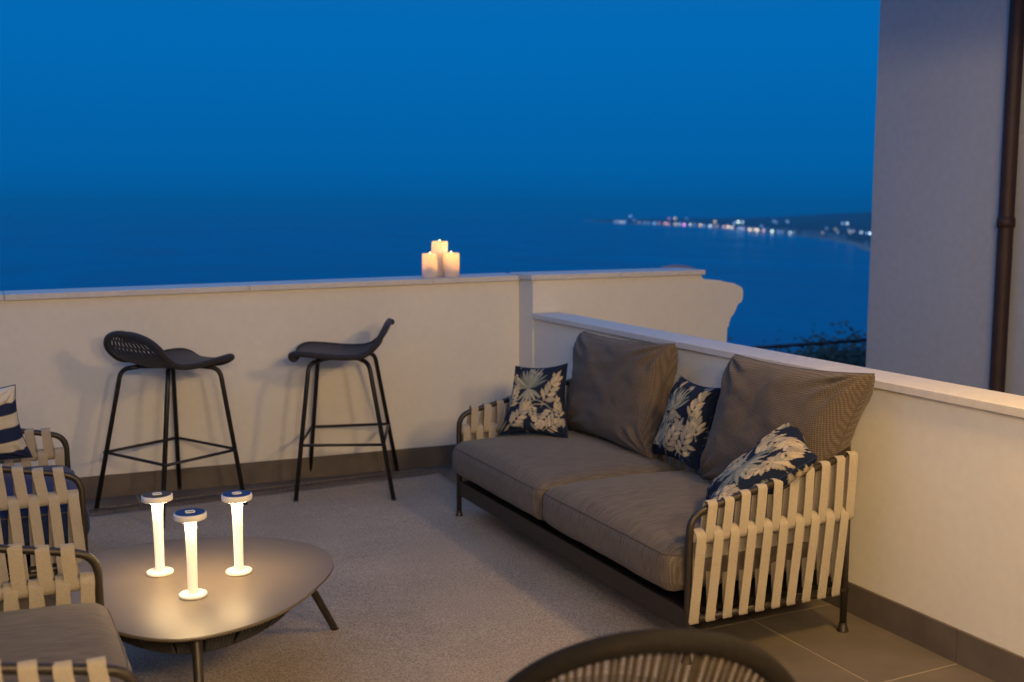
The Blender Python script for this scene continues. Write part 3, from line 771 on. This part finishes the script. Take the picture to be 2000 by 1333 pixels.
# botanical print, drawn once on a grid in cloth coordinates
G = 420
yy, xx = np.mgrid[0:G, 0:G] / (G - 1.0)
def botanical(variant):
    img = np.zeros((G, G, 3)); img[:] = (.011, .017, .038)
    rg = random.Random(40 + variant)
    def leaf(x0, y0, ang, l, w, col, dark, serr=9, palm=False):
        dx, dy = xx - x0, yy - y0
        s = (dx*math.cos(ang) + dy*math.sin(ang)) / l; t = (-dx*math.sin(ang) + dy*math.cos(ang)) / w
        prof = np.sin(np.clip(s, 0, 1)*PI) ** (.75 if not palm else .6)
        if not palm: prof = prof * (.66 + .40*np.abs(((s*serr + np.abs(t)*.9) % 1.0) - .5)*2)
        inside = (s > 0) & (s < 1) & (np.abs(t) < prof)
        shade = np.clip(.72 + .45*(1-np.abs(t)/(prof+1e-6)) - .30*(np.abs(t) < .10) - .18*((((s*serr) + np.abs(t)*.9) % 1.0) < .22), .45, 1.15)
        c = np.array(col)[None, None, :]*shade[..., None]
        img[inside] = c[inside]
    def stem(pts, w, col):
        P = catmull([(a, b_, 0) for a, b_ in pts], 10)
        for p, q in zip(P[:-1], P[1:]):
            d = np.array([q.x-p.x, q.y-p.y]); L2 = max(1e-9, d @ d)
            t = np.clip(((xx-p.x)*d[0] + (yy-p.y)*d[1]) / L2, 0, 1)
            m = (xx-p.x-t*d[0])**2 + (yy-p.y-t*d[1])**2 < w*w
            img[m] = col
    BE = [(.50, .40, .25), (.43, .36, .24), (.55, .45, .30), (.36, .32, .24)]
    GB = [(.20, .22, .19), (.27, .28, .23), (.13, .16, .15), (.32, .32, .25)]
    def fan(x, y, a0, r, k=13, spread=2.6):
        for i in range(k):
            a = a0 + spread*(i/(k-1)-.5); leaf(x, y, a, r*rg.uniform(.8, 1.05), r*.055, rg.choice(GB), 0, palm=True)
        for i in range(6):
            a = a0 + PI + 1.9*(i/5-.5); leaf(x, y, a, r*rg.uniform(.45, .75), r*.06, rg.choice(GB[1:2] + BE[3:]), 0, palm=True)
    def spray(x, y, a0, size, n=5):
        size *= .80
        ln = size*1.1
        stem([(x, y), (x+math.cos(a0+.15)*ln*.5, y+math.sin(a0+.15)*ln*.5), (x+math.cos(a0)*ln, y+math.sin(a0)*ln)], .0045, (.38, .33, .22))
        for i in range(n):
            f = .25 + .7*i/(n-1); px, py = x+math.cos(a0)*ln*f, y+math.sin(a0)*ln*f
            for sgn in (-1, 1):
                leaf(px, py, a0+sgn*(1.0-.35*f)+rg.uniform(-.12, .12), size*(.52-.18*f)*rg.uniform(.85, 1.15), size*.105, rg.choice(BE), 0, serr=7)
        leaf(x+math.cos(a0)*ln*.9, y+math.sin(a0)*ln*.9, a0, size*.5, size*.12, rg.choice(BE), 0, serr=7)
    lay = {0: dict(fans=[(.38, .66, 1.7, .40)], sprays=[(.62, .40, 1.05, .50), (.12, .05, .95, .46), (.86, .42, -2.3, .40), (.05, .34, 1.25, .36), (.66, .06, .55, .32), (.94, .22, 1.75, .30), (.45, .46, -1.2, .26), (.02, .9, -.9, .2)]),
           1: dict(fans=[(.34, .64, 1.9, .36), (.08, .30, 1.8, .26)], sprays=[(.72, .55, 1.35, .40), (.40, .04, 1.2, .50), (.10, .12, .9, .40), (.72, .02, 1.4, .52), (.28, .42, 2.2, .26), (.95, .35, 1.9, .34)]),
           2: dict(fans=[(.52, .42, .3, .40), (.18, .22, 1.4, .26)], sprays=[(.26, .58, .7, .50), (.08, .08, 1.1, .42), (.88, .82, -1.7, .34), (.66, .06, .8, .36), (.50, .84, .2, .36), (.12, .80, -.4, .3), (.90, .58, 1.6, .36), (.08, .60, 1.5, .36), (.86, .92, 2.6, .3)])}[variant]
    for _ in range(26):
        leaf(rg.random(), rg.random(), rg.uniform(0, 6.28), rg.uniform(.11, .20), rg.uniform(.022, .036), rg.choice([(.24, .23, .18), (.19, .20, .17), (.32, .27, .19), (.40, .33, .23)]), 0, serr=6)
    for a, b_, c, d in lay['fans']: fan(a, b_, c, d)
    stem([(.05, .5), (.3, .45), (.55, .5), (.8, .38)], .006, (.28, .27, .20))
    stem([(.25, .2), (.45, .42), (.7, .45)], .006, (.40, .34, .22))
    stem([(.62, .08), (.72, .22), (.9, .2)], .006, (.40, .36, .26))
    for a in lay['sprays']: spray(*a)
    def paint(u, v):
        return img[min(G-1, int(v*(G-1)+.5)), min(G-1, int(u*(G-1)+.5))]
    return paint
PM = print_mat("botanical_print_cloth")
# decorative pillows (bottom left, bottom right, top right, top left seen from the front)
pl = [((2.185, 4.66, .415), (2.43, 4.42, .415), (2.535, 4.62, .745), (2.275, 4.665, .742)),
      ((2.60, 3.96, .425), (2.585, 3.60, .425), (2.665, 3.545, .775), (2.60, 3.76, .800)),
      ((2.17, 2.955, .425), (2.465, 2.760, .675), (2.62, 3.02, .745), (2.33, 3.19, .440))]
lab = ["navy pillow printed with beige leaves in the sofa's far corner", "navy leaf print pillow between the two taupe back cushions",
       "navy leaf print pillow slumped diagonally against the sofa's near arm"]
for k in range(3):
    th = (.115, .12, .13)[k]
    if k == 2:
        cs = (pl[k][3], pl[k][0], pl[k][1], pl[k][2])
    else: cs = pl[k]
    o = cushion("throw_pillow", *cs, th, PM, n=110, pinch=.055, seed=k*3.7+1, paint=botanical(k), wr=.007)
    cushion_seam(o, cs, .055, M['navyf'], .0022)
    tag(o, lab[k], "pillow", "navy botanical throw pillows")
# large back cushions
bc = [((2.585, 4.66, .405), (2.59, 3.945, .40), (2.705, 3.955, .905), (2.69, 4.745, .880)),
      ((2.585, 3.56, .40), (2.595, 2.905, .405), (2.715, 2.775, .935), (2.695, 3.515, .912))]
for k in range(2):
    o = cushion("back_cushion", *bc[k], .225, M['taupe2'], n=60, pinch=.035, seed=k*8.1+2, wr=.012, exp_=.36)
    cushion_seam(o, bc[k], .035, M['seam'], .003)
    tag(o, ["taupe woven back cushion at the sofa's far end", "taupe woven back cushion at the sofa's near end"][k], "cushion", "back cushions of the sofa")
# striped pillow and a navy back cushion on the far left armchair, taupe one on the next
def stripes(u, v):
    return (.018, .028, .085) if int(v*5.999) % 2 == 0 else (.60, .56, .48)
sc_ = ((-.29, 4.79, .455), (.140, 4.930, .455), (.088, 4.827, .782), (-.32, 4.69, .785))
o = cushion("striped_pillow", *sc_, .12, PM, n=64, pinch=.05, seed=5, paint=stripes)
cushion_seam(o, sc_, .05, M['navyf'], .0025)
tag(o, "navy and white striped pillow on the far left armchair", "pillow")
for (yy0, mt, lb) in ((4.64, M['navyf'], "navy back cushion of the far left armchair"), (2.79, M['taupe2'], "taupe back cushion of the nearer left armchair")):
    cs = ((-.30, yy0-.32, .43), (-.30, yy0+.32, .43), (-.40, yy0+.32, .88), (-.40, yy0-.32, .88))
    tag(cushion("back_cushion", *cs, .18, mt, n=30, seed=yy0), lb, "cushion")

# ------------------------------------------------------------------ bar stools
def stool(loc, rz, label, fix=None):
    root = empty("bar_stool", (loc[0], loc[1], .006), rz); tag(root, label, "bar stool", "dark rope bar stools by the parapet")
    Rm = Matrix.Rotation(-rz, 3, 'Z')
    fu, bu, fv, tf, tb_, tv, zt, zr = .236, .262, .262, .165, .140, .185, .700, .287
    legs = {}
    for nme, su, tu, sg in (('fl', fu, tf, 1), ('fr', fu, tf, -1), ('bl', -bu, -tb_, 1), ('br', -bu, -tb_, -1)):
        foot = Vector((su, sg*fv, 0)); top = Vector((tu, sg*tv, zt))
        if fix and nme in fix:
            foot = Rm @ (Vector(fix[nme]) - Vector((loc[0], loc[1], 0)))
        inner = Vector((tu*.62, sg*tv*.62, zt + .012))
        legs[nme] = (foot, top)
        path = rounded([foot + Vector((0, 0, .004)), top, inner], [.055], 8)
        MB().tube(path, .0115, 12).build("leg", M['black'], root, smooth=True)
        MB().lathe([(.0125, 0), (.0135, .004), (.012, .012)], 12, tuple(foot)).build("leg_cap", M['black'], root, smooth=True)
    at = lambda n, z: legs[n][0].lerp(legs[n][1], z / zt)
    ring = [at('fr', zr), at('fl', zr), at('bl', zr), at('br', zr)]
    c = sum(ring, Vector()) / 4
    # foot rest runs round three sides on the outside of the legs, closing at the front
    ro_ = [p + (p-c).normalized()*.012 for p in ring]
    MB().tube(rounded([ro_[2].lerp(ro_[3], 0), ro_[1], ro_[0], ro_[3]], [.03, .03], 6), .0075, 10).build("footrest", M['black'], root, smooth=True)
    MB().tube([ring[2], ring[3]], .0075, 10).build("stretcher", M['black'], root, smooth=True)
    # seat frame cross under the shell
    MB().tube([(tf*.62, tv*.62, zt+.012), (-tb_*.62, -tv*.62, zt+.012)], .010, 8).tube([(tf*.62, -tv*.62, zt+.012), (-tb_*.62, tv*.62, zt+.012)], .010, 8).build("seat_frame", M['black'], root, smooth=True)
    # woven shell: profile along the depth, lofted across
    prof = [(.262, .728), (.255, .742), (.225, .752), (.16, .750), (.08, .742), (0, .736), (-.08, .738), (-.130, .752), (-.162, .774)]
    wid = [.135, .168, .196, .212, .218, .220, .221, .219, .217]
    for a_ in (0, 18, 36, 52, 66, 78, 88):
        g = math.radians(a_); prof.append((-.184 - .048*math.sin(g), .800 + .094*math.sin(g))); wid.append(.216*math.cos(g)**.85)
    prof = catmull([(a, 0, b_) for a, b_ in prof], 4); widc = catmull([(w, 0, 0) for w in wid], 4)
    ns = len(prof); nw = 26
    vs = []; fs = []
    for i, p in enumerate(prof):
        w = widc[i].x
        for j in range(nw+1):
            t = -1 + 2*j/nw
            dish = .016*(1-t*t) if i < ns*.6 else .0
            lift = .0 if i < ns*.55 else .0
            back = .020*(1 - t*t)*max(0, (i/ns-.5)*2)
            vs.append((p.x - back, t*w, p.z - dish + (.010*abs(t)**3 if i < ns*.5 else .010*abs(t)**3*max(0, 1-(i/ns-.5)*6))))
    for i in range(ns-1):
        for j in range(nw):
            s = i/ns; t = -1 + 2*(j+.5)/nw
            # openwork in the low back
            if .60 < s < .86 and abs(t) < .78:
                if (j + (i // 5)) % 2 == 0 and i % 5 < 4: continue
            a = i*(nw+1)+j; fs.append((a, a+1, a+nw+2, a+nw+1))
    me = MB().add(vs, fs).mesh("shell")
    sh = link("seat_shell", me, M['rope'], root, True)
    m1 = sh.modifiers.new("solid", 'SOLIDIFY'); m1.thickness = .006; m1.offset = -1
    # wound rim: rope turns round the edge
    rimp = [Vector(vs[i*(nw+1)]) for i in range(ns)] + [Vector(vs[(ns-1)*(nw+1)+j]) for j in range(1, nw)] + [Vector(vs[i*(nw+1)+nw]) for i in range(ns-1, -1, -1)] + [Vector(vs[j]) for j in range(nw-1, 0, -1)]
    rimp = [p + Vector((0, 0, -.010 * max(0, min(1, (p.x + .20) / .08)))) for p in rimp]
    # resample evenly
    L = [0]
    for i in range(len(rimp)): L.append(L[-1] + (rimp[(i+1) % len(rimp)] - rimp[i]).length)
    N = 420; out = []; k = 0
    for q in range(N):
        d = L[-1]*q/N
        while L[k+1] < d: k += 1
        f = (d-L[k])/max(1e-9, L[k+1]-L[k]); out.append(rimp[k].lerp(rimp[(k+1) % len(rimp)], f))
    for _ in range(6): out = [(out[i-1]+out[i]*2+out[(i+1) % N])/4 for i in range(N)]
    MB().tube(out, [(.0165 if i % 2 else .0148) for i in range(N)], 10, closed=True).build("wound_rim", M['rope'], root, smooth=True)
    return root
stool((.792, 5.542), .495, "dark rope bar stool on the left, its low openwork back turned to the camera")
stool((1.690, 5.520), 2.737, "dark rope bar stool on the right with its low back towards the sofa", fix={'br': (2.06, 5.765, 0)})

# ------------------------------------------------------------------ coffee table
tbl = empty("coffee_table", (.55, 3.45, 0)); tag(tbl, "rounded triangular brown metal coffee table carrying three lamps", "coffee table")
out = [(.992, 3.415), (.956, 3.324), (.891, 3.225), (.803, 3.115), (.687, 3.018), (.572, 2.969), (.47, 2.958), (.385, 2.985), (.300, 3.067), (.22, 3.21), (.175, 3.42), (.182, 3.62), (.225, 3.77), (.294, 3.855),
       (.382, 3.897), (.47, 3.908), (.600, 3.898), (.752, 3.850), (.871, 3.772), (.962, 3.665), (1.004, 3.54)]
oc = [(p.x - .55, p.y - 3.45) for p in catmull([(a, b_, 0) for a, b_ in out], 8, closed=True)]
n = len(oc)
def ring_(s, z): return [(x*s, y*s, z) for x, y in oc]
tv = ring_(.985, .318) + ring_(.998, .321) + ring_(1.0, .326) + ring_(.997, .3295) + ring_(.992, .330) + [(0, 0, .330), (0, 0, .318)]
tf_ = []
for r in range(4):
    for i in range(n): j = (i+1) % n; tf_.append((r*n+i, r*n+j, (r+1)*n+j, (r+1)*n+i))
for i in range(n): j = (i+1) % n; tf_.append((4*n+i, 4*n+j, 5*n)); tf_.append((j, i, 5*n+1))
MB().add(tv, tf_).build("tabletop", M['table'], tbl, smooth=30)
for (tx, ty), (fx, fy) in (((.34, .04), (.508, .185)), ((-.07, -.42), (-.085, -.56)), ((-.22, .28), (-.36, .44))):
    MB().tube([(tx, ty, .318), (fx, fy, .004)], [.0145, .0125], 14).build("leg", M['frame'], tbl, smooth=40)
    MB().lathe([(.0135, 0), (.0145, .003), (.0125, .012)], 14, (fx, fy, 0)).build("leg_cap", M['black'], tbl, smooth=40)
# woven rope bowl slung below the top
bk = MB()
NB = 150
for k in range(NB):
    a = 2*PI*k/NB
    P = []
    for t in range(6):
        s = t/5; rr_ = (.40 - .30*s**2.2); z = .314 - .125*math.sin(s*PI/2)
        i = int(k/NB*n) % n; ox, oy = oc[i]; L_ = math.hypot(ox, oy); f = min(1, rr_/.42)
        P.append((ox*f*.86, oy*f*.86, z))
    bk.tube(P, .0075, 5)
tag(bk.build("rope_bowl", M['rope'], tbl, smooth=True), kind="stuff")
MB().add([(x*.80, y*.80, .3135) for x, y in oc] + [(x*.55, y*.55, .225) for x, y in oc] + [(0, 0, .205)], [(i, (i+1) % n, n+(i+1) % n, n+i) for i in range(n)] + [(n+i, n+(i+1) % n, 2*n) for i in range(n)]).build("rope_lining", M['rope'], tbl, smooth=True)

# ------------------------------------------------------------------ table lamps
M['led'] = emis("warm_led", (1.0, .68, .32), 118.0)
def stem_mat():
    m, nt, bs = nmat("opal_stem")
    bs.inputs["Base Color"].default_value = (.86, .80, .68, 1); bs.inputs["Roughness"].default_value = .4
    bs.inputs["Emission Color"].default_value = (1.0, .78, .48, 1); bs.inputs["Emission Strength"].default_value = .55
    return m
M['stem'] = stem_mat()
M['solar'] = mat("blue_disc", (.006, .030, .12), .45, spec=.25, var=.1, vscale=30)  # plain blue base colour for lamp tops
M['disc_brown'] = mat("brown_disc", (.085, .066, .045), .6, spec=.15, var=.1, vscale=30)  # plain brown base colour for the left lamp's top
def table_lamp(x, y, label, disc):
    root = empty("table_lamp", (x, y, .3302)); tag(root, label, "lamp", "cordless lamps on the coffee table")
    MB().lathe([(.040, 0), (.0425, .002), (.0425, .006), (.040, .009), (.020, .011), (.016, .0125)], 40).build("base", M['lampw'], root, smooth=40)
    MB().lathe([(.0142, .012), (.0150, .10), (.0162, .18), (.0178, .238)], 32).build("stem", M['stem'], root, smooth=40)
    hd = MB().lathe([(.0175, .2385), (.020, .2400), (.045, .2405), (.0480, .2425), (.0485, .250), (.0480, .2575), (.0465, .2595), (.0445, .2600)], 44).build("head", M['lampw'], root, smooth=40)
    MB().lathe([(.0442, .2602), (.0442, .2608), (.001, .2608)], 40).build("top_disc", disc, hd, smooth=30)
    lo_ = [];
    for (a, b_, st) in ((1, 1, 0), (-1, 1, 90), (-1, -1, 180), (1, -1, 270)):
        for t in range(5):
            g = math.radians(st + 90*t/4); lo_.append((a*.009 + .004*math.cos(g), b_*.006 + .004*math.sin(g), .2622))
    r_ = MB().tube(lo_, .0019, 6, closed=True).build("square_ring", M['lampw'], hd, smooth=True)
    MB().add([(r*math.cos(2*PI*k/36), r*math.sin(2*PI*k/36), .2398) for r in (.0200, .043) for k in range(36)], [(k, 36+k, 36+(k+1) % 36, (k+1) % 36) for k in range(36)]).build("led_ring", M['led'], root)
    return root
table_lamp(.457, 3.548, "slim glowing cordless lamp on the left, brown top disc", M['disc_brown'])
table_lamp(.517, 3.291, "slim glowing cordless lamp with blue top disc, nearest the front of the table", M['solar'])
table_lamp(.688, 3.446, "slim glowing cordless lamp with blue top disc, rightmost on the table", M['solar'])

# ------------------------------------------------------------------ candles
def wax_mat():
    m, nt, bs = nmat("candle_wax"); L = nt.links
    o = nt.nodes["Material Output"]
    df = nt.nodes.new("ShaderNodeBsdfDiffuse"); df.inputs["Color"].default_value = (.88, .84, .80, 1)
    tr = nt.nodes.new("ShaderNodeBsdfTranslucent"); tr.inputs["Color"].default_value = (.95, .60, .24, 1)
    mx = nt.nodes.new("ShaderNodeMixShader"); mx.inputs[0].default_value = .38
    L.new(df.outputs[0], mx.inputs[1]); L.new(tr.outputs[0], mx.inputs[2]); L.new(mx.outputs[0], o.inputs["Surface"])
    return m
M['wax'] = wax_mat(); M['flame'] = emis("candle_flame", (1.0, .72, .34), 9.0)
def candle(x, y, h, label, lean=0):
    z = zA(x) + .0005
    root = empty("pillar_candle", (x, y, z)); tag(root, label, "candle", "pillar candles on the parapet ledge")
    R = .0475
    MB().lathe([(R-.003, 0), (R, .004), (R, h-.004), (R-.0015, h-.001), (R-.004, h), (R-.007, h-.002), (R-.009, h-.006)], 40, cap=False).build("wax_body", M['wax'], root, smooth=35)
    MB().lathe([(.001, h-.098), (R-.002, h-.096)], 32, cap=False).build("wax_pool", M['wax'], root, smooth=35)
    MB().tube([(0, 0, h-.097), (.001, 0, h-.026)], .0015, 6).build("wick", M['wick'], root)
    MB().lathe([(.001, 0), (.004, .006), (.0052, .013), (.0035, .024), (.0005, .036)], 12, (0, 0, h-.026)).build("flame", M['flame'], root, smooth=True)
    l = bpy.data.lights.new("candle_light", 'POINT'); l.energy = 1.2; l.color = (1.0, .60, .25); l.shadow_soft_size = .006
    o_ = bpy.data.objects.new("candle_light", l); COL.objects.link(o_); o_.parent = root; o_.location = (0, 0, h-.020)
candle(2.318, yA(2.318)+.075, .140, "short lit white pillar candle on the ledge, left of the trio")
candle(2.448, yA(2.448)+.075, .140, "short lit white pillar candle on the ledge, right of the trio")
candle(2.415, yA(2.415)+.170, .205, "tallest lit white pillar candle, standing behind the two short ones")

# ------------------------------------------------------------------ foreground rope chair
fc = empty("rope_chair", (1.06, 1.60, 0), math.radians(-20)); tag(fc, "dark rope back dining chair blurred in the near foreground", "chair")
RA, RB_ = .33, .34
def rimw(w):
    c = w/RA
    return Vector((w, .10 - .15*(1-c*c), .738 - RB_*(1-math.sqrt(max(0, 1-c*c)))))
def rim(t): return rimw(-RA*math.cos(PI*t))
RP = [rim(k/48) for k in range(49)]
MB().tube(RP, .0215, 16).build("back_rim", M['rim'], fc, smooth=True)
cd = MB()
rc = random.Random(8)
for k in range(38):
    w = -.285 + .57*k/37 + rc.uniform(-.0022, .0022)
    p = rimw(w); q_ = rimw(w*.8)
    MB().tube([p + Vector((0, 0, -.012)), Vector((w*.93, (p.y+.09)/2 + .01, (p.z+.43)/2)), Vector((w*.86, .11 - .10*(1-(w/RA)**2), .43))], .0052, 6).build("cord", M['rope_brown'], fc, smooth=True)
MB().lathe([(.26, .40), (.275, .415), (.272, .435), (.20, .45), (.001, .452)], 32, (0, .22, 0)).build("seat", M['taupe'], fc, smooth=40)
for sx_ in (-1, 1):
    for (ty, fy) in ((.06, -.02), (.40, .46)):
        MB().tube([(sx_*.22, ty, .42), (sx_*.26, fy, .003)], .014, 12).build("leg", M['black'], fc, smooth=True)
